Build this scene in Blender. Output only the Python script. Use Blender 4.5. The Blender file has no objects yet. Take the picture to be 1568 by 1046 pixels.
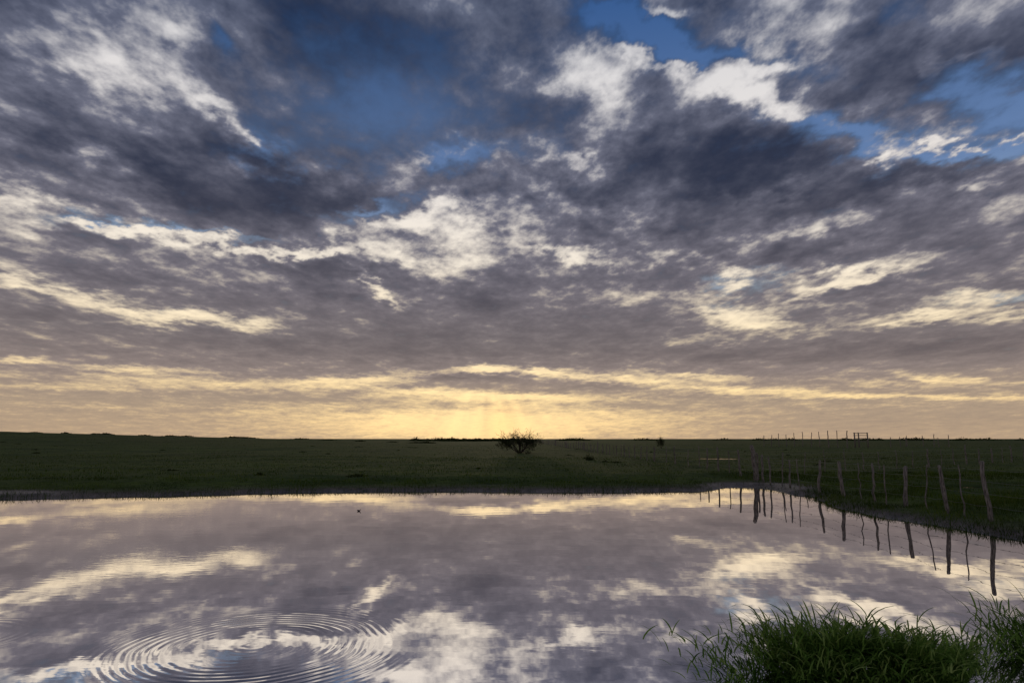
import bpy, math, random
import numpy as np
from mathutils import Vector, Matrix
random.seed(7); rng=np.random.default_rng(7)
scene=bpy.context.scene
scene.view_settings.view_transform='Standard'
scene.view_settings.look='None'
scene.view_settings.exposure=0
EYE=1.8; PITCH=math.radians(8.1)
# ------------------------------------------------------------ helpers
def smooth(x,a,b):
    t=np.clip((x-a)/(b-a),0,1); return t*t*(3-2*t)
_perm=rng.random((256,256))
def vnoise(x,y):
    xi=np.floor(x).astype(int); yi=np.floor(y).astype(int)
    fx=x-xi; fy=y-yi; fx=fx*fx*(3-2*fx); fy=fy*fy*(3-2*fy)
    g=lambda a,b:_perm[a%256,b%256]
    return (g(xi,yi)*(1-fx)+g(xi+1,yi)*fx)*(1-fy)+(g(xi,yi+1)*(1-fx)+g(xi+1,yi+1)*fx)*fy
def fbm(x,y,o=4):
    s=0;a=.5
    for i in range(o):
        s=s+a*(vnoise(x+17*i,y+31*i)-.5); x=x*2.03;y=y*2.03;a*=.5
    return s
def link(o,parent=None):
    scene.collection.objects.link(o)
    if parent: o.parent=parent
    return o
def empty(name,loc=(0,0,0)):
    e=bpy.data.objects.new(name,None); e.empty_display_size=.2; e.location=loc
    return link(e)
def mesh_obj(name,V,F,mat,parent=None,smooth_sh=False,attr=None):
    me=bpy.data.meshes.new(name)
    me.from_pydata([tuple(v) for v in V],[],F); me.update()
    if smooth_sh:
        me.polygons.foreach_set('use_smooth',[True]*len(me.polygons))
    o=bpy.data.objects.new(name,me); me.materials.append(mat)
    if attr is not None:
        a=me.attributes.new('var','FLOAT','POINT'); a.data.foreach_set('value',np.asarray(attr,dtype=np.float32))
    return link(o,parent)
def fast_mesh(name,V,Q,mat,parent=None,attr=None,sm=True):
    V=np.asarray(V,dtype=np.float32); Q=np.asarray(Q,dtype=np.int32)
    me=bpy.data.meshes.new(name)
    me.vertices.add(len(V)); me.vertices.foreach_set('co',V.ravel())
    k=Q.shape[1]
    me.loops.add(Q.size); me.loops.foreach_set('vertex_index',Q.ravel())
    me.polygons.add(len(Q)); me.polygons.foreach_set('loop_start',np.arange(0,Q.size,k,dtype=np.int32))
    me.polygons.foreach_set('use_smooth',np.full(len(Q),sm))
    if attr is not None:
        a=me.attributes.new('var','FLOAT','POINT'); a.data.foreach_set('value',np.asarray(attr,dtype=np.float32))
    me.materials.append(mat)
    me.update(calc_edges=True)
    return link(bpy.data.objects.new(name,me),parent)
def tube(V,F,pts,rad,n=6,cap=True):
    base=len(V); pts=[Vector(p) for p in pts]
    for i,p in enumerate(pts):
        d=(pts[min(i+1,len(pts)-1)]-pts[max(i-1,0)]).normalized()
        a=Vector((0,0,1)) if abs(d.z)<.9 else Vector((1,0,0))
        u=d.cross(a).normalized(); w=d.cross(u).normalized()
        for k in range(n):
            t=2*math.pi*k/n
            V.append(p+(u*math.cos(t)+w*math.sin(t))*rad[i])
    for i in range(len(pts)-1):
        for k in range(n):
            a=base+i*n+k;b=base+i*n+(k+1)%n
            F.append((a,b,b+n,a+n))
    if cap:
        F.append(tuple(base+k for k in range(n))[::-1])
        F.append(tuple(base+(len(pts)-1)*n+k for k in range(n)))
# ------------------------------------------------------------ material helpers
class NT:
    def __init__(s,nt): s.nt=nt; nt.nodes.clear()
    def n(s,t,**k):
        nd=s.nt.nodes.new(t)
        for a,b in k.items(): setattr(nd,a,b)
        return nd
    def put(s,sock,v):
        if isinstance(v,bpy.types.NodeSocket): s.nt.links.new(v,sock)
        else: sock.default_value=v
    def m(s,op,a,b=0.0,c=0.0,clamp=False):
        nd=s.n('ShaderNodeMath',operation=op,use_clamp=clamp)
        s.put(nd.inputs[0],a);s.put(nd.inputs[1],b);s.put(nd.inputs[2],c)
        return nd.outputs[0]
    def vm(s,op,a,b=None,c=None,sc=None):
        nd=s.n('ShaderNodeVectorMath',operation=op)
        s.put(nd.inputs[0],a)
        if b is not None: s.put(nd.inputs[1],b)
        if c is not None: s.put(nd.inputs[2],c)
        if sc is not None: s.put(nd.inputs['Scale'],sc)
        return nd.outputs['Value'] if op in('LENGTH','DISTANCE','DOT_PRODUCT') else nd.outputs[0]
    def mr(s,v,a,b,c=0.,d=1.,sm=True):
        nd=s.n('ShaderNodeMapRange',interpolation_type='SMOOTHSTEP' if sm else 'LINEAR')
        s.put(nd.inputs[0],v)
        for i,x in zip((1,2,3,4),(a,b,c,d)): s.put(nd.inputs[i],x)
        return nd.outputs[0]
    def noise(s,vec,scale,detail=4,rough=.5,dist=0.,dim='3D'):
        nd=s.n('ShaderNodeTexNoise',noise_dimensions=dim)
        s.put(nd.inputs['Vector'],vec)
        nd.inputs['Scale'].default_value=scale;nd.inputs['Detail'].default_value=detail
        nd.inputs['Roughness'].default_value=rough;nd.inputs['Distortion'].default_value=dist
        return nd
    def ramp(s,v,stops,interp='LINEAR'):
        nd=s.n('ShaderNodeValToRGB'); cr=nd.color_ramp; cr.interpolation=interp
        while len(cr.elements)<len(stops): cr.elements.new(.5)
        for e,(p,c) in zip(cr.elements,stops):
            e.position=p; e.color=(c[0],c[1],c[2],1)
        s.put(nd.inputs[0],v); return nd.outputs[0]
    def mix(s,f,a,b,bt='MIX'):
        nd=s.n('ShaderNodeMix',data_type='RGBA',blend_type=bt)
        s.put(nd.inputs[0],f)
        for sock,v in((nd.inputs[6],a),(nd.inputs[7],b)):
            if isinstance(v,tuple) and len(v)==3: v=(*v,1)
            s.put(sock,v)
        return nd.outputs[2]
def newmat(name):
    m=bpy.data.materials.new(name); m.use_nodes=True
    return m,NT(m.node_tree)
def finish(nt,sh): 
    o=nt.n('ShaderNodeOutputMaterial'); nt.nt.links.new(sh,o.inputs[0])
def principled(nt,col,rough=.8,normal=None,spec=.3):
    b=nt.n('ShaderNodeBsdfPrincipled'); nt.put(b.inputs['Base Color'],col)
    nt.put(b.inputs['Roughness'],rough); b.inputs['Specular IOR Level'].default_value=spec
    if normal is not None: nt.put(b.inputs['Normal'],normal)
    return b.outputs[0]
# ------------------------------------------------------------ SKY : clear air (world) + cloud deck (dome)
SUN_AZ=math.radians(-0.8); SUN_EL=math.radians(1.6)
w=bpy.data.worlds.new("World"); scene.world=w; w.use_nodes=True
W=NT(w.node_tree)
sky=W.n('ShaderNodeTexSky',sky_type='NISHITA',sun_disc=False)
sky.sun_elevation=SUN_EL; sky.sun_rotation=SUN_AZ; sky.altitude=50; sky.air_density=1.; sky.dust_density=.6; sky.ozone_density=2.5
bg=W.n('ShaderNodeBackground'); W.put(bg.inputs[0],sky.outputs[0]); bg.inputs[1].default_value=.10
wo=W.n('ShaderNodeOutputWorld'); W.nt.links.new(bg.outputs[0],wo.inputs[0])
def to_azel(px,py):   # photo survey -> compass azimuth / elevation in degrees
    dx=(px-784)/1045;dy=(523-py)/1045
    f=math.cos(PITCH)-dy*math.sin(PITCH); z=math.sin(PITCH)+dy*math.cos(PITCH)
    return math.degrees(math.atan2(dx,f)),math.degrees(math.atan2(z,math.hypot(dx,f)))
grng=np.random.default_rng(21)
def _mk():
    a=grng.random((256,256))*2*np.pi
    return np.cos(a).astype(np.float32),np.sin(a).astype(np.float32)
_GX,_GY=_mk()
def perlin(x,y):
    xi=np.floor(x).astype(np.int32); yi=np.floor(y).astype(np.int32)
    fx=x-xi; fy=y-yi
    ux=fx*fx*fx*(fx*(fx*6-15)+10); uy=fy*fy*fy*(fy*(fy*6-15)+10)
    x0=xi&255;x1=(xi+1)&255;y0=yi&255;y1=(yi+1)&255
    a=_GX[x0,y0]*fx+_GY[x0,y0]*fy
    b=_GX[x1,y0]*(fx-1)+_GY[x1,y0]*fy
    c=_GX[x0,y1]*fx+_GY[x0,y1]*(fy-1)
    d=_GX[x1,y1]*(fx-1)+_GY[x1,y1]*(fy-1)
    return ((a+(b-a)*ux)+((c+(d-c)*ux)-(a+(b-a)*ux))*uy)*1.5
def pf(x,y,o=5,g=.5,rot=.6):
    s=np.zeros_like(x);a=1.;n=0.;c_,s_=math.cos(rot),math.sin(rot)
    for i in range(o):
        s+=a*perlin(x+11.3*i,y+5.7*i); n+=a; a*=g
        x,y=(x*c_-y*s_)*2.07,(x*s_+y*c_)*2.07
    return s/n*1.6
L=[ # (x,y,rx,ry,angle,amount) thickness / brightness of the cloud deck, plus a corner vignette
 (190,110,90,34,-35,.42),(230,25,90,25,-20,.30),(50,35,70,30,0,.22),(350,180,110,24,-35,.45),(415,230,25,20,0,.35),(300,150,60,20,-30,.15),
 (150,245,60,18,-20,.28),(60,150,90,50,0,-.14),(60,225,90,35,0,-.30),(400,40,60,40,0,.10),(130,10,60,20,0,-.15),(20,110,50,30,0,.06),(110,95,60,14,-30,.2),(480,60,70,16,-30,.15),
 (420,300,190,60,-8,-.44),(240,270,90,30,-20,-.24),(620,60,230,80,0,-.44),(640,190,170,60,0,-.32),(520,120,80,50,-30,-.14),(300,90,60,40,-30,-.15),
 (890,110,85,44,20,.50),(960,75,70,16,-10,.35),(1030,100,60,14,-10,.5),(1170,170,115,28,-12,.66),(1100,140,70,30,-20,.32),(1190,45,60,60,-60,.36),(1010,8,60,14,0,.5),
 (1170,118,50,12,0,.45),(1530,90,50,16,-20,.25),(1480,222,30,10,20,.5),(1530,200,25,10,20,.45),(1370,248,40,12,15,.5),
 (1440,90,160,70,0,-.36),(1330,130,60,50,0,-.14),(860,238,60,14,-8,.38),(700,225,110,20,12,.24),(930,180,70,30,0,.2),(820,180,50,40,0,-.15),
 (1120,265,270,62,-5,-.46),(1430,272,90,26,5,-.36),(900,300,120,30,0,-.30),(1200,385,150,28,15,-.32),(1010,345,120,30,-10,-.28),
 (1260,330,80,18,15,.34),(1500,290,80,14,15,.24),(1480,375,110,26,-5,-.16),(1400,395,120,14,12,.2),(1050,355,80,12,-10,.18),(1170,300,120,12,8,.14),
 (665,340,105,22,14,.64),(625,400,70,22,-10,.44),(700,375,60,36,0,.36),(350,376,200,11,-5,.55),(190,350,55,10,-8,.5),(70,318,90,16,-8,.42),(480,385,70,12,0,.4),
 (60,345,80,10,-5,.2),(860,385,90,16,-5,.42),(920,400,70,10,-10,.3),(790,330,60,20,60,.2),(1040,400,90,10,-8,.2),
 (500,418,90,24,0,-.30),(130,400,150,16,-5,.08),(572,445,45,8,-35,.42),(290,489,150,13,-4,.62),(120,455,100,12,-14,.42),(30,432,60,12,-5,.4),
 (60,480,90,12,-4,-.2),(200,430,110,10,0,-.12),(740,452,90,26,0,-.22),(800,510,320,40,0,-.12),(430,520,200,24,0,-.08),(560,540,300,18,0,-.12),
 (1140,428,55,14,0,.50),(1270,436,70,11,10,.58),(1110,480,60,26,-20,.42),(1160,495,80,16,-10,.42),(1070,520,60,12,0,.28),(1210,470,70,12,8,.35),
 (1500,455,90,14,8,.5),(1410,487,90,9,6,.5),(1540,480,60,8,5,.35),(1330,420,60,9,10,.3),
 (1340,460,70,14,0,-.2),(1420,530,240,22,0,-.28),(1150,545,200,16,0,-.2),(1300,515,80,8,0,.12),(950,455,70,10,0,.12),
 (40,552,50,4,0,.35),(200,565,110,5,-3,.35),(300,585,200,9,-2,.30),(120,592,140,7,0,.18),
 (745,563,38,7,0,.9),(832,569,38,6,0,.7),(560,580,150,8,4,.45),(650,600,130,8,-3,.40),(940,580,140,7,-3,.45),(800,608,120,7,0,.5),
 (700,577,80,6,0,-.34),(900,592,60,5,0,-.24),(1060,576,110,6,-3,.34),(1150,598,200,7,-2,.32),(1350,590,160,5,0,.2),(1450,580,130,6,-4,.36),(1500,607,140,5,0,.34),(1300,606,120,4,0,.26),
 (740,640,420,34,0,.30),(740,652,260,34,0,.30),(740,658,110,24,0,.25),(620,625,100,8,0,-.14),(1300,650,300,24,0,-.12),(100,650,260,24,0,-.03),(1000,622,120,7,0,-.16),(430,612,140,6,0,-.14),
 (0,0,160,130,0,-.12),(1568,20,170,120,0,-.10),  # top corners: vignette darkening painted into the cloud tone
]
B=[ # openings to the blue sky
 (600,170,200,75,0,.50),(640,60,130,50,0,.22),(990,45,130,42,-8,.9),(1100,90,110,26,-14,.65),(900,20,60,30,0,.55),(1310,212,170,34,-5,.95),(1530,160,90,60,0,.85),(1500,235,110,20,0,.6),
 (340,40,45,26,-30,.5),(430,240,40,36,0,.55),(700,235,130,26,10,.6),(200,345,90,12,-5,.8),(590,330,70,16,20,.65),(330,358,160,7,0,.5),
 (1130,432,60,16,0,.7),(1120,475,50,16,0,.45),(1520,458,90,12,5,.7),(1420,20,60,30,0,.3),(230,478,60,8,0,.4),(650,110,240,100,0,.12),(860,60,60,60,0,.2),(1230,110,60,30,0,.25),
]
def gsum(lst,A,E):
    out=np.zeros_like(A)
    for (cx,cy,rx,ry,ang,amt) in lst:
        a0,e0=to_azel(cx,cy); t=math.radians(-ang)
        a1,e1=to_azel(cx+rx*math.cos(t),cy+rx*math.sin(t))
        a2,e2=to_azel(cx-ry*math.sin(t),cy+ry*math.cos(t))
        R=math.hypot(a1-a0,e1-e0); r=math.hypot(a2-a0,e2-e0)
        th=math.atan2(e1-e0,a1-a0); c,s=math.cos(th),math.sin(th)
        u=((A-a0)*c+(E-e0)*s)/R; v=(-(A-a0)*s+(E-e0)*c)/r
        out+=amt*np.exp(-np.minimum(1.25*(u*u+v*v),30))
    return out
def cramp(E,stops):
    p=[s[0] for s in stops]
    return np.stack([np.interp(E,p,[s[1][k] for s in stops]) for k in range(3)],-1)
faz=np.arange(-45,45.01,.07); baz=np.arange(46.5,314,1.5)
azs=np.concatenate([faz,baz]).astype(np.float32)
els=np.concatenate([[-4.,-1.5],np.arange(-.3,12,.048),np.arange(12,40,.07),np.arange(41,90,1.6),[89.9]]).astype(np.float32)
A,Eg=np.meshgrid(azs,els); A=np.where(A>180,A-360,A)
ar,er=np.radians(A),np.radians(Eg)
dx,dy,dz=np.sin(ar)*np.cos(er),np.cos(ar)*np.cos(er),np.sin(er)
zz=np.maximum(dz,0)+.085
px_,py_=(dx/zz).astype(np.float32),(dy/zz).astype(np.float32)
hi=smooth(Eg,1,22)
w1=pf(px_*2.6+3,py_*1.9,4); w2=pf(px_*2.6+41,py_*1.9+9,4)
f1=pf(px_*11+7,py_*7.5+2,5,.58); f2=pf(px_*11+70,py_*7.5+20,5,.58)
Aw=A+w1*(1.0+2.4*hi)+f1*(.6+1.2*hi); Ew=Eg+w2*(.15+1.3*hi)+f2*(.10+.95*hi)
G=gsum(L,Aw,Ew); Bm=gsum(B,Aw,Ew)
c0=pf(px_*3.6+5+w1*.15,py_*2.5+1+w2*.15,6,.52)
c1_=pf(px_*10.+23+w2*.2,py_*6.8+8,6,.60)
c2_=pf(px_*25+3,py_*17+18,4,.62)
# thin sheets seen edge-on low down
lowm=(1-smooth(Eg,5.,10.))*smooth(Eg,.4,2.5)
c3_=pf(A*.22+f1*.3+9,Eg*2.0+f2*.35,5,.6)
base=.415+G*1.08+c0*(.13+.24*hi)+c3_*.15*lowm
lo,hi_=.20,.72
base=np.where(base<lo,lo-.36*np.tanh((lo-base)/.36),base)
base=np.where(base>hi_,hi_+.30*np.tanh((base-hi_)/.30),base)
edge=smooth(base,.02,.45)*.78+.30
t=base+c1_*(.10+.21*hi)*edge+c2_*(.025+.085*hi)*edge
ra=np.arctan2(A+2.0,7.5-Eg); rn=perlin(ra*5+3,ra*0+.3)+.5*perlin(ra*13+3,ra*0+5.3)
rm=(1-smooth(Eg,3.,6.))*(1-smooth(np.abs(A+2),3,18))
t=np.clip(t+rn*rm*.11,-.2,1.15)
E=np.clip(Eg,0,40)/40
dark=cramp(E,[(0,(.33,.245,.19)),(.07,(.25,.20,.17)),(.16,(.12,.10,.105)),(.3,(.068,.065,.084)),(.5,(.030,.037,.066)),(.85,(.013,.024,.060))])
midc=cramp(E,[(0,(.52,.37,.235)),(.07,(.44,.33,.235)),(.13,(.30,.24,.22)),(.2,(.22,.188,.19)),(.3,(.190,.172,.198)),(.5,(.165,.168,.222)),(.85,(.122,.142,.212))])
brt=cramp(E,[(0,(1.20,.82,.37)),(.08,(1.18,.86,.42)),(.2,(1.0,.82,.55)),(.36,(.88,.79,.67)),(.55,(.78,.74,.72)),(.85,(.60,.60,.63))])
k1=np.clip((t+.12)/.60,0,1)[...,None]; k2=smooth(t,.42,1.05)[...,None]*.45+np.clip((t-.46)/.56,0,1.15)[...,None]*.55
cold=dark+(midc-dark)*k1**1.25; colc=cold+(brt-cold)*k2
blue=cramp(E,[(0,(.5,.42,.35)),(.2,(.52,.56,.60)),(.35,(.36,.46,.62)),(.5,(.15,.25,.48)),(.85,(.042,.118,.32))])
bm=Bm-c1_*.20-c0*.10
bm=smooth(bm,.06,.68)*(1-smooth(t,.45,.9))
colc=colc*(1-bm[...,None])+blue*bm[...,None]*(.55+.52*smooth(Bm,.3,.9))[...,None]
back_boost=1+.9*smooth(-dy,-.1,.7)  # unseen sky behind the camera, brightness added to light field and posts
colc=colc*back_boost[...,None]
open_=np.clip(bm*.25+.10*np.exp(-((A+.8)**2+(Eg-1.6)**2)/3.),0,.6)
R=7000.
V=np.stack([dx*R,dy*R,dz*R],-1).reshape(-1,3)
na_,ne_=len(azs),len(els)
idx=np.arange(na_*ne_).reshape(ne_,na_); nxt=np.roll(idx,-1,axis=1)
Qd=np.stack([idx[:-1].ravel(),nxt[:-1].ravel(),nxt[1:].ravel(),idx[1:].ravel()],1)
skm,N=newmat('cloud_deck')
at=N.n('ShaderNodeAttribute',attribute_name='cloud'); ao=N.n('ShaderNodeAttribute',attribute_name='opening')
em=N.n('ShaderNodeEmission'); N.put(em.inputs[0],at.outputs['Color'])
tr=N.n('ShaderNodeBsdfTransparent'); mx=N.n('ShaderNodeMixShader')
N.put(mx.inputs[0],ao.outputs['Fac']);N.put(mx.inputs[1],em.outputs[0]);N.put(mx.inputs[2],tr.outputs[0])
finish(N,mx.outputs[0]); skm.cycles.emission_sampling='NONE'
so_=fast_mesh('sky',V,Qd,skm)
me=so_.data
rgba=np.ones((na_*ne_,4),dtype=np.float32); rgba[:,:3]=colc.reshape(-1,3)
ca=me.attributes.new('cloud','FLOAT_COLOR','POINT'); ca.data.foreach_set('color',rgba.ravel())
oa=me.attributes.new('opening','FLOAT','POINT'); oa.data.foreach_set('value',open_.astype(np.float32).ravel())
# sun (veiled by the cloud deck, low ahead)
sl=bpy.data.lights.new('sun','SUN'); sl.energy=4.5; sl.angle=math.radians(1.5); sl.color=(1,.8,.52)
so=link(bpy.data.objects.new('sun',sl))
sd=Vector((math.sin(SUN_AZ)*math.cos(SUN_EL),math.cos(SUN_AZ)*math.cos(SUN_EL),math.sin(SUN_EL)))
so.rotation_euler=sd.to_track_quat('Z','Y').to_euler(); so.location=(0,0,30)
# ------------------------------------------------------------ TERRAIN
PUD=[(17,55,2.4,1.2),(15.0,22.9,.7,.42)]
def shore_d(X,Y):
    far=24.3-.0125*np.minimum(X+1,0)**2*1.15 + .55*fbm(X*.35,Y*0+3,4)*2 + .4*fbm(X*1.7,Y*.5,3)
    far=np.maximum(far,14)+ 2.3*smooth(X,6.6,8.6)
    rt=9.15+.5*fbm(Y*.5,Y*0+8,4)*2-.5*smooth(Y,13,17)*(1-smooth(Y,19,22))+.35*fbm(Y*2.1,X*.4,3)
    d1=Y-far; d2=X-rt; d3=3.2-Y+.3*fbm(X,Y,2)
    k=.9
    d=np.logaddexp(np.logaddexp(d1/k*2,d2/k*2),d3/k*2)*k/2
    return d
def land(X,Y):
    X=np.asarray(X,float);Y=np.asarray(Y,float)
    d=shore_d(X,Y)
    z=-.45*smooth(-d,0,3)+.0
    up=.13*smooth(d,-.05,.5)+.17*smooth(d,.4,5)
    z=z+np.where(d>-.05,up,0)-.02
    z=z+smooth(d,0.2,2)*(.10*fbm(X*.5,Y*.5,4)+.05*fbm(X*2.5,Y*2.5,2))
    s=-X/np.maximum(Y,5)
    z=z+np.clip((s-.10)/.65,0,1)*3.8*smooth(Y,40,220)
    z=z+smooth(d,15,60)*.5*fbm(X*.05,Y*.05,3)
    z=z+.35*smooth(X,14,45)*smooth(Y,20,90)
    for (a,b,ra,rb) in PUD:
        q=((X-a)/ra)**2+((Y-b)/rb)**2
        z=z-.16*np.exp(-q*.9)
    for (a,b,ra,rb,h) in ((2.68,5.35,.8,.38,.5),(4.5,5.9,.5,.6,.5)):
        z=z+h*np.exp(-(((X-a)/ra)**2+((Y-b)/rb)**2))*(d<0.5)
    return z
def axis(a,b,step,far,grow=1.06):
    c=list(np.arange(a,b+1e-6,step)); s=step
    v=b
    while v<far: s*=grow; v+=s; c.append(v)
    return c
xs=axis(0,15,.15,4500); xneg=[-v for v in axis(0,20,.2,4500)][1:][::-1]
xs=np.array(xneg+xs)
ys=axis(2,30,.14,4500); yneg=[2-(v) for v in axis(0,1,.5,400,1.25)][1:][::-1]
ys=np.array(yneg+ys)
XX,YY=np.meshgrid(xs,ys); ZZ=land(XX,YY)
nx,ny=len(xs),len(ys)
V=np.stack([XX.ravel(),YY.ravel(),ZZ.ravel()],1)
i=np.arange(nx*ny).reshape(ny,nx)
Qd=np.stack([i[:-1,:-1].ravel(),i[:-1,1:].ravel(),i[1:,1:].ravel(),i[1:,:-1].ravel()],1)
gm,N=newmat('pasture_soil')
geo=N.n('ShaderNodeNewGeometry'); pos=geo.outputs['Position']
na=N.noise(pos,.16,5,.6).outputs['Fac']; nb=N.noise(pos,3.,5,.65).outputs['Fac']; nc=N.noise(pos,.02,4,.6).outputs['Fac']
gcol=N.mix(N.mr(na,.35,.65),(.026,.050,.006),(.072,.100,.013))
gcol=N.mix(N.mr(nc,.38,.62,0.,.6),gcol,(.070,.078,.018))
gcol=N.mix(N.mr(nb,.35,.75),gcol,(.018,.031,.006))
mud=N.mix(N.mr(nb,.3,.7),(.045,.035,.027),(.12,.094,.075))
sz=N.n('ShaderNodeSeparateXYZ');N.put(sz.inputs[0],pos)
bar=N.m('ADD',N.mr(N.vm('DISTANCE',pos,(9.0,25.2,0.)),.6,2.6,.16,0.),N.mr(N.vm('DISTANCE',pos,(-16.,20.6,0.)),1.,3.2,.13,0.))
mm=N.m('SUBTRACT',N.m('ADD',sz.outputs[2],N.m('MULTIPLY',nb,.08)),bar)
colr=N.mix(N.mr(mm,.10,.19),mud,gcol)
bp=N.n('ShaderNodeBump');bp.inputs['Strength'].default_value=.7;bp.inputs['Distance'].default_value=.05;N.put(bp.inputs['Height'],nb)
finish(N,principled(N,colr,N.mr(mm,.06,.2,.4,1.),bp.outputs[0],.12))
fast_mesh('ground',V,Qd,gm)
# ------------------------------------------------------------ WATER
wm,N=newmat('pond_water')
geo=N.n('ShaderNodeNewGeometry'); pos=geo.outputs['Position']
def rings(cx,cy,R,lam,amp,inner):
    r0=N.vm('DISTANCE',pos,(cx,cy,0.))
    wob=N.m('MULTIPLY',N.m('SUBTRACT',N.noise(pos,1.2,1).outputs['Fac'],.5),.12)
    r=N.m('ADD',r0,wob)
    s=N.m('SINE',N.m('MULTIPLY',N.m('MULTIPLY',r,N.m('MULTIPLY_ADD',r,.10,.9)),6.2832/lam))
    s2=N.m('MULTIPLY_ADD',N.m('SINE',N.m('MULTIPLY_ADD',r,11./R,1.)),.4,.6)
    an=N.mr(N.noise(pos,1.4,2).outputs['Fac'],.35,.65,.2,1.2)
    env=N.m('MULTIPLY',N.mr(r,R*.72,R*1.06,1.,0.),N.mr(r,inner*.3,inner,.12,1.))
    return N.m('MULTIPLY',N.m('MULTIPLY',N.m('MULTIPLY',s,s2),N.m('MULTIPLY',env,an)),amp)
h=N.m('ADD',rings(-2.28,6.32,1.52,.088,.00038,.9),rings(-5.15,6.6,.75,.09,.00015,.4))
st=N.vm('MULTIPLY',pos,(1.,2.2,1.))
sw=N.noise(st,5.,2,.5).outputs['Fac']
patch=N.mr(N.noise(pos,.22,2).outputs['Fac'],.4,.68,.1,1.)
left=N.mr(N.vm('DOT_PRODUCT',pos,(-1.,0.,0.)),-2.,8.,.15,1.)
h=N.m('ADD',h,N.m('MULTIPLY',N.m('MULTIPLY',sw,N.m('MULTIPLY',patch,left)),.0007))
h=N.m('ADD',h,N.m('MULTIPLY',N.noise(st,.9,2).outputs['Fac'],.0008))
bp=N.n('ShaderNodeBump');bp.inputs['Strength'].default_value=1.;bp.inputs['Distance'].default_value=1.;N.put(bp.inputs['Height'],h)
gl=N.n('ShaderNodeBsdfGlossy');gl.inputs['Color'].default_value=(.95,.925,.92,1);gl.inputs['Roughness'].default_value=.01;N.put(gl.inputs['Normal'],bp.outputs[0])
df=N.n('ShaderNodeBsdfDiffuse');df.inputs['Color'].default_value=(.09,.08,.07,1)
fr=N.n('ShaderNodeFresnel');fr.inputs[0].default_value=1.33;N.put(fr.inputs['Normal'],bp.outputs[0])
mx=N.n('ShaderNodeMixShader');N.put(mx.inputs[0],N.mr(fr.outputs[0],.02,.4,.84,.98,False))
N.put(mx.inputs[1],df.outputs[0]);N.put(mx.inputs[2],gl.outputs[0])
finish(N,mx.outputs[0])
mesh_obj('pond_water',[(-70,-6,0),(24,-6,0),(24,28.4,0),(-70,28.4,0)],[(0,1,2,3)],wm)
pm,N=newmat('puddle_water')
gl=N.n('ShaderNodeBsdfGlossy');gl.inputs['Color'].default_value=(.42,.40,.39,1);gl.inputs['Roughness'].default_value=.04
finish(N,gl.outputs[0])
for (a,b,ra,rb) in PUD:
    zc=float(land(a,b))+.09
    n=28; vs=[(a,b,zc)]
    for k in range(n):
        tt=2*math.pi*k/n; f=1.25+.3*math.sin(3*tt+a)
        vs.append((a+ra*f*math.cos(tt),b+rb*f*math.sin(tt),zc))
    mesh_obj('puddle',vs,[(0,1+k,1+(k+1)%n) for k in range(n)],pm)
# ------------------------------------------------------------ GRASS
def leafmat(name,c1,c2,c3,trans=.3,patchy=.55):
    m,N=newmat(name)
    at=N.n('ShaderNodeAttribute',attribute_name='var')
    col=N.ramp(at.outputs['Fac'],[(0,c1),(.6,c2),(1,c3)])
    geo=N.n('ShaderNodeNewGeometry')
    nz=N.noise(geo.outputs['Position'],.35,2).outputs['Fac']
    col=N.mix(N.mr(nz,.35,.7,.0,patchy),col,tuple(v*.45 for v in c1))
    d=N.n('ShaderNodeBsdfDiffuse');N.put(d.inputs[0],col)
    tr=N.n('ShaderNodeBsdfTranslucent');N.put(tr.inputs[0],col)
    mx=N.n('ShaderNodeMixShader');mx.inputs[0].default_value=trans
    N.put(mx.inputs[1],d.outputs[0]);N.put(mx.inputs[2],tr.outputs[0]);finish(N,mx.outputs[0])
    return m
def blades(base,hgt,wid,head,lean,segs,droop=1.6):
    n=len(base); k=segs+1
    s=np.linspace(0,1,k)[None,:]
    reach=(lean*hgt)[:,None]*s**droop
    zz=hgt[:,None]*(s-.35*np.clip(lean,0,1.5)[:,None]*s**2.6)
    cx=base[:,0:1]+np.cos(head)[:,None]*reach; cy=base[:,1:2]+np.sin(head)[:,None]*reach
    cz=base[:,2:3]+zz
    tw=head+np.pi/2+rng.normal(0,.6,n)
    wv=wid[:,None]*np.sqrt(np.clip(1-s**1.8,0.0004,1))*.5*(.55+.9*np.minimum(s*3,1)*.5)
    ox=np.cos(tw)[:,None]*wv; oy=np.sin(tw)[:,None]*wv
    A=np.stack([cx-ox,cy-oy,cz],2);Bv=np.stack([cx+ox,cy+oy,cz],2)
    V=np.stack([A,Bv],2).reshape(-1,3)
    st=(np.arange(n)*k*2)[:,None]+(np.arange(segs)*2)[None,:]
    st=st.ravel()
    Qf=np.stack([st,st+1,st+3,st+2],1)
    return V,Qf
gmat=leafmat('pasture_grass',(.028,.055,.007),(.066,.105,.014),(.13,.14,.034),.35,.75)
Vs=[];Qs=[];At=[];off=0
def add(V,Qf,var,k):
    global off
    Vs.append(V);Qs.append(Qf+off);At.append(np.repeat(var,k));off+=len(V)
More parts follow.
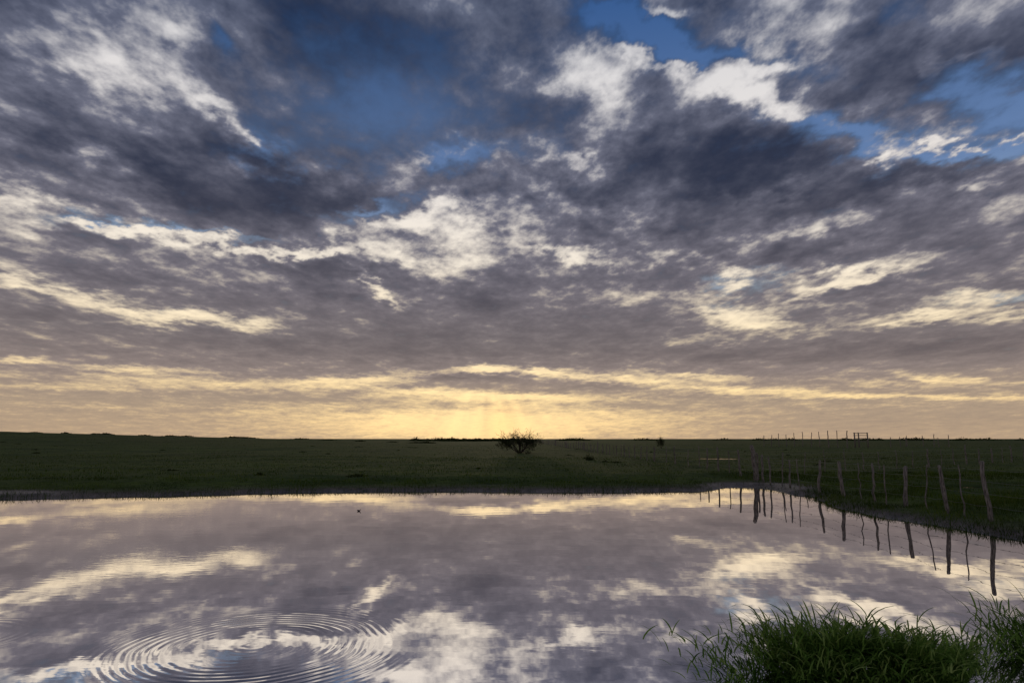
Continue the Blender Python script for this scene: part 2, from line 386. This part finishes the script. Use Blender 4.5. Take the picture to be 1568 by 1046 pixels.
def scatter(n,x0,x1,y0,y1,hmin,hmax,wmin,wmax,segs,dmin=.03,clump=True):
    X=rng.uniform(x0,x1,n);Y=y0+(y1-y0)*rng.random(n)**1.5
    d=shore_d(X,Y); ok=(d>dmin)
    cl=fbm(X*1.1,Y*1.1,3)
    if clump: ok&=(cl+rng.normal(0,.12,n)>-.12)
    for(a,b,ra,rb) in PUD: ok&=((X-a)/(ra*1.4))**2+((Y-b+rb*1.4)/(rb*2.9))**2>1.0
    ok&=~((X>7.2)&(X<10.2)&(d<1.5)&(Y>22.5)&(rng.random(n)<.88))
    ok&=~((X<-13)&(X>-19)&(d<1.2)&(d>.25)&(rng.random(n)<.88))
    X=X[ok];Y=Y[ok];cl=cl[ok]; m=len(X)
    base=np.stack([X,Y,land(X,Y)-.01],1)
    big=np.clip(.75+cl*1.8+1.3*np.clip(fbm(X*.28+40,Y*.28,2),0,1),.35,2.)
    h=rng.uniform(hmin,hmax,m)*big
    V,Qf=blades(base,h,rng.uniform(wmin,wmax,m),rng.uniform(0,6.283,m),rng.uniform(.1,.9,m),segs)
    add(V,Qf,np.clip(rng.normal(.48,.22,m)+cl*.6,0,1),(segs+1)*2)
scatter(80000,-26,14,17,27,.06,.17,.006,.014,2)
scatter(60000,8.6,22,11,32,.06,.2,.007,.014,2)
scatter(50000,-45,40,26,60,.07,.16,.015,.03,2)
scatter(40000,-130,120,50,170,.10,.2,.04,.09,1)
n=80000
X=rng.uniform(-26,11,n);Y=rng.uniform(12,28,n);d=shore_d(X,Y)
ok=(d>-.15)&(d<.45)&~((X>7.2)&(X<9.8)&(Y>23)&(rng.random(n)<.85))&(fbm(X*1.4,Y*1.4,3)>-.15)
X=X[ok];Y=Y[ok];m=len(X);cl=fbm(X*.9,Y*.9,3)
V,Qf=blades(np.stack([X,Y,np.maximum(land(X,Y),-.03)-.01],1),rng.uniform(.07,.22,m)*np.clip(.9+2.4*cl,.35,2.1),rng.uniform(.008,.016,m),rng.uniform(0,6.283,m),rng.uniform(.1,1.1,m),2)
add(V,Qf,np.clip(rng.normal(.2,.18,m),0,1),6)
fast_mesh('pasture_grass',np.concatenate(Vs),np.concatenate(Qs),gmat,attr=np.concatenate(At))
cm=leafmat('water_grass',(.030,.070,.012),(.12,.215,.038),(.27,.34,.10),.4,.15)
def clump(name,cx,cy,rx,ry,nst,hh,flop,nl=6):
    global Vs,Qs,At,off
    Vs=[];Qs=[];At=[];off=0
    a=rng.uniform(0,6.283,nst); r=np.sqrt(rng.random(nst))
    X=cx+rx*r*np.cos(a);Y=cy+ry*r*np.sin(a)
    lump=np.clip(.95+1.5*fbm(X*2.6,Y*2.6,3),.55,1.3)
    H=hh*lump*rng.uniform(.5,1.0,nst)*(1-.38*r**3)
    zb=np.maximum(land(X,Y),-.05)
    outx=np.cos(a)*r
    hx=outx*flop+rng.normal(0,.2,nst); hy=np.sin(a)*r*flop*.8+rng.normal(0,.2,nst)
    tone=rng.normal(0,.13,nst)
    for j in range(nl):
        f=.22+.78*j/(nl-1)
        bx=X+hx*H*f**1.4; by=Y+hy*H*f**1.4; bz=zb+H*f*.72
        hd=np.arctan2(hy,hx)+rng.normal(0,1.3,nst)
        V,Qf=blades(np.stack([bx,by,bz],1),H*rng.uniform(.22,.42,nst),rng.uniform(.010,.018,nst),hd,rng.uniform(.4,1.7,nst),5,1.4)
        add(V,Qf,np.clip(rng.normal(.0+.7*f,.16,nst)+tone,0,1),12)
    lean_h=np.arctan2(hy,hx)
    V,Qf=blades(np.stack([X,Y,zb-.03],1),H*.85,np.full(nst,.007),lean_h,np.hypot(hx,hy)*1.1,5,1.4)
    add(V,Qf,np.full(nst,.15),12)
    fast_mesh(name,np.concatenate(Vs),np.concatenate(Qs),cm,attr=np.concatenate(At))
clump('grass_clump',2.70,5.5,.70,.40,1150,.60,.65)
clump('grass_clump',4.50,5.8,.42,.5,340,.62,.7)
clump('grass_clump',1.88,5.40,.30,.22,75,.52,1.7)
clump('grass_clump',3.85,6.1,.2,.2,20,.46,1.3)
# ------------------------------------------------------------ FENCES
wd,N=newmat('weathered_wood')
geo=N.n('ShaderNodeNewGeometry');st=N.vm('MULTIPLY',geo.outputs['Position'],(1.,1.,.15))
nz=N.noise(st,40,4,.65).outputs['Fac']
colr=N.mix(N.mr(nz,.3,.7),(.045,.038,.032),(.21,.18,.155))
bp=N.n('ShaderNodeBump');bp.inputs['Strength'].default_value=.8;bp.inputs['Distance'].default_value=.01;N.put(bp.inputs['Height'],nz)
finish(N,principled(N,colr,.85,bp.outputs[0]))
wi,N=newmat('fence_wire');finish(N,principled(N,(.12,.11,.10,1),.6))
def post(V,F,x,y,h,r,tilt=.04,wob=.016):
    zb=float(land(x,y))-.15
    tx,ty=random.gauss(0,tilt),random.gauss(0,tilt)
    pts=[];rad=[];k=7
    for i in range(k):
        f=i/(k-1)
        pts.append((x+tx*f*h+random.gauss(0,wob)*(0<i),y+ty*f*h+random.gauss(0,wob)*(0<i),zb+(h+.15)*f))
        rad.append(r*.85*(1.08-.25*f)*random.uniform(.88,1.12))
    pts.append((pts[-1][0],pts[-1][1],pts[-1][2]+r*.4));rad.append(r*.45)
    tube(V,F,pts,rad,7)
    return pts
fe=empty('wire_fence',(9.8,14,0))
def fence(parent,posts,wires=(.3,.55,.8,1.05),wr=.003,sag=.02):
    PV,PF,DV,DF,WV,WF=[],[],[],[],[],[];line=[]
    for (x,y,h,r) in posts:
        p=post(PV if r>.03 else DV,PF if r>.03 else DF,x,y,h,r)
        line.append((x,y,float(land(x,y)),h,p))
    for w_ in wires:
        pts=[]
        for k,(x,y,zb,h,p) in enumerate(line):
            f=min((w_+.15)/(h+.15),.97); i=min(int(f*6),6)
            q=Vector(p[i]); q.z=zb+min(w_,h*.97); pts.append(q)
            if k<len(line)-1:
                x2,y2,z2=line[k+1][:3]
                pts.append(Vector(((q.x+x2)/2,(q.y+y2)/2,(q.z+z2+min(w_,line[k+1][3]*.97))/2-sag)))
        tube(WV,WF,pts,[wr]*len(pts),4)
    inv=Matrix.Translation(-parent.location)
    for nm,v,f,m in(('posts',PV,PF,wd),('droppers',DV,DF,wd),('wires',WV,WF,wi)):
        if v: mesh_obj(nm,[inv@q for q in v],f,m,parent,True)
P1=[(10.6,9.6,1.2,.05),(10.2,11.2,1.2,.02),(9.95,13.2,1.15,.035),(9.85,14.4,1.2,.055),(9.8,15.15,1.1,.018),(9.8,15.8,1.05,.055),(9.75,16.5,1.05,.018),(9.8,17.4,.98,.06),(9.7,18.1,1.0,.02),
 (9.75,18.8,1.0,.038),(9.8,19.6,1.0,.02),(9.75,20.5,1.0,.065),(9.8,22.2,1.0,.05),(9.7,23.5,1.0,.02),(9.75,24.4,.95,.035),(9.8,25.2,1.05,.02),(9.75,26.2,1.0,.04),(9.85,27.3,1.05,.05),(9.9,28.2,1.38,.12),(9.8,29.8,1.1,.05),(9.8,31.2,1.0,.03),(9.8,33,1.1,.05),(9.8,34.8,1.05,.045)]
yy=36.8;k=0
while yy<330:
    P1.append((9.8+.2*math.sin(yy*.2)+random.gauss(0,.05),yy,random.uniform(.9,1.25),random.choice((.03,.045,.055,.07)) if yy<90 else .07))
    yy+=random.uniform(1.6,2.3)*(1+yy/150);k+=1
fence(fe,P1)
P2=[]
for k in range(26):
    f=k/25; P2.append((10.2+f*34,28.8+f*24+random.gauss(0,.1),random.uniform(.85,1.1),random.choice((.025,.03,.05))))
f2=empty('wire_fence',(10.2,28.8,0)); fence(f2,P2,(.35,.65,.9))
f3=empty('wire_fence',(38,95,0))
P3=[(36.5+ (k*.62),100-k*1.2,1.65+.06*k+random.uniform(-.12,.12),.06+.02*(k in(8,10))) for k in range(11)]
fence(f3,P3,(.5,.9,1.3),.008)
f4=empty('wire_fence',(50,95,0))
P4=[(52+k*1.15+random.gauss(0,.2),95+random.gauss(0,1),random.uniform(1.2,1.8),.06) for k in range(8)]
fence(f4,P4,(.5,.9,1.2),.008)
ge=empty('farm_gate',(46.2,93,0));GV,GF=[],[]
zg=float(land(47,93))
for x_ in(0,.55,1.75): tube(GV,GF,[(x_,0,zg-.2),(x_+.02,0,zg+1.0),(x_,0,zg+2.0)],[.09,.085,.08],7)
for h_ in(.8,1.2,1.6,1.9): tube(GV,GF,[(-.1,.02,zg+h_),(.9,.03,zg+h_+.02),(1.85,.02,zg+h_)],[.045]*3,6)
mesh_obj('gate_frame',GV,GF,wd,ge,True)
# ------------------------------------------------------------ BUSH / TREES
bk,N=newmat('bark');finish(N,principled(N,(.03,.023,.017,1),.9))
lf=leafmat('shrub_leaves',(.014,.020,.006),(.028,.038,.011),(.05,.055,.02),.2)
def shrub(name,x,y,H,R,nb,leaves,low=.55):
    e=empty(name,(x,y,float(land(x,y))-.05)); V,F=[],[];tips=[]
    def grow(p,d,l,r,dep):
        pts=[p];rad=[r];q=p;dd=d.copy();n=4
        for i in range(n):
            dd=(dd+Vector((random.gauss(0,.18),random.gauss(0,.18),random.gauss(.02,.14)))).normalized()
            q=q+dd*l/n; pts.append(q);rad.append(r*(1-.6*(i+1)/n)); 
            tips.append((q,dep))
            if dep<3 and i>0:
                for _ in range(random.choice((1,1,2))):
                    nd=(dd+Vector((random.gauss(0,.6),random.gauss(0,.6),random.gauss(.1,.45)))).normalized()
                    grow(q,nd,l*random.uniform(.4,.65),r*.5,dep+1)
        tube(V,F,pts,rad,5 if dep<2 else 3)
    for k in range(nb):
        a=2*math.pi*k/nb+random.gauss(0,.3); sp_=random.uniform(.25,1.5)
        d=Vector((math.cos(a)*sp_*R/H,math.sin(a)*sp_*R/H,1)).normalized()
        grow(Vector((math.cos(a)*.15,math.sin(a)*.15,0)),d,H*random.uniform(.65,1.),.06*H/2.5,0)
    mxz=max(v.z for v in V); mxr=max(abs(v.x) for v in V); sz_=H/mxz; sx=R/mxr
    V=[Vector((v.x*sx,v.y*sx,v.z*sz_)) for v in V]
    mesh_obj('branches',V,F,bk,e)
    LV=[];LF=[];LA=[]
    for _ in range(leaves):
        q,dep=random.choice(tips); q=Vector((q.x*sx,q.y*sx,q.z*sz_))
        if q.z>H*low and random.random()<.88: continue
        c=q+Vector([random.gauss(0,.10) for _ in range(3)])
        if c.z<.02: continue
        s_=random.uniform(.04,.09); u=Vector([random.gauss(0,1) for _ in range(3)]).normalized(); w_=u.orthogonal().normalized()
        b=len(LV); LV+=[c-u*s_,c+w_*s_*.4,c+u*s_,c-w_*s_*.4]; LF.append((b,b+1,b+2,b+3)); LA+=[random.random()]*4
    mesh_obj('leaves',LV,LF,lf,e,attr=LA)
shrub('bush',.85,76,2.95,2.8,14,8000,.5)
shrub('small_tree',21.6,100,2.0,.75,5,900,.9)
shrub('shrub',5.6,50,.3,.3,6,300,1.)
def clumps(name,cs,nf,mat):
    V=[];F=[];A=[]
    for (x,y,rx,rz,s) in cs:
        zb=float(land(x,y)); 
        for _ in range(nf):
            a=random.uniform(0,6.28);r=random.random()**.6
            hz=random.random()
            c=Vector((x+rx*r*math.cos(a)*(1-.5*hz),y+rx*.7*r*math.sin(a)*(1-.5*hz),zb+rz*hz*random.uniform(.6,1)*(1.1-r*.6)))
            u=Vector([random.gauss(0,1) for _ in range(3)]).normalized()*s*random.uniform(.5,1.2);w_=u.orthogonal()*.6
            b=len(V);V+=[c-u,c+w_,c+u,c-w_];F.append((b,b+1,b+2,b+3));A+=[random.random()]*4
    mesh_obj(name,V,F,mat,attr=A)
cs=[]
for _ in range(90):
    y=random.uniform(420,560); x=random.choice((random.uniform(-.12,.0),random.uniform(-.15,.02),random.uniform(.03,.75),random.uniform(-.75,.1)))*y
    if x<-60: y=215+random.uniform(-12,5); x=x*y/500; cs.append((x,y,random.uniform(1.5,4.5),random.uniform(.3,.6),.2))
    else: cs.append((x,y,random.uniform(4,14),random.uniform(1.5,2.8),.55))
clumps('distant_trees',cs,110,lf)
cs=[]
for _ in range(34):
    y=random.uniform(28,120);x=random.uniform(-.75,.75)*y
    cs.append((x,y,random.uniform(.2,.7),random.uniform(.06,.16),.04))
clumps('pasture_weeds',cs,80,lf)
# ------------------------------------------------------------ BIRD on the pond
fm,N=newmat('bird_plumage')
geo=N.n('ShaderNodeNewGeometry')
finish(N,principled(N,N.mix(N.noise(geo.outputs['Position'],60,3).outputs['Fac'],(.012,.010,.009),(.04,.032,.026)),.7))
be=empty('swimming_bird',(-3.85,17.6,0)); be.scale=(.4,.4,.4)
V,F=[],[]
tube(V,F,[(-.13,0,.055),(-.10,0,.045),(-.06,0,.03),(0,0,.025),(.05,0,.035),(.075,0,.06),(.085,0,.09),(.10,0,.108),(.118,0,.106),(.13,0,.10),(.15,0,.096)],[.006,.018,.036,.044,.034,.02,.014,.018,.014,.006,.002],10)
mesh_obj('body',V,F,fm,be,True)
V,F=[],[]
for s in(-1,1): tube(V,F,[(.03,s*.034,.045),(-.03,s*.04,.055),(-.11,s*.015,.07)],[.012,.018,.003],8)
mesh_obj('wings',V,F,fm,be,True)
# ------------------------------------------------------------ CAMERA
cd=bpy.data.cameras.new('camera');cd.lens=24;cd.sensor_width=36;cd.clip_end=12000;cd.clip_start=.05
co=link(bpy.data.objects.new('camera',cd));co.location=(0,0,EYE);co.rotation_euler=(math.radians(90)+PITCH,0,0)
scene.camera=co
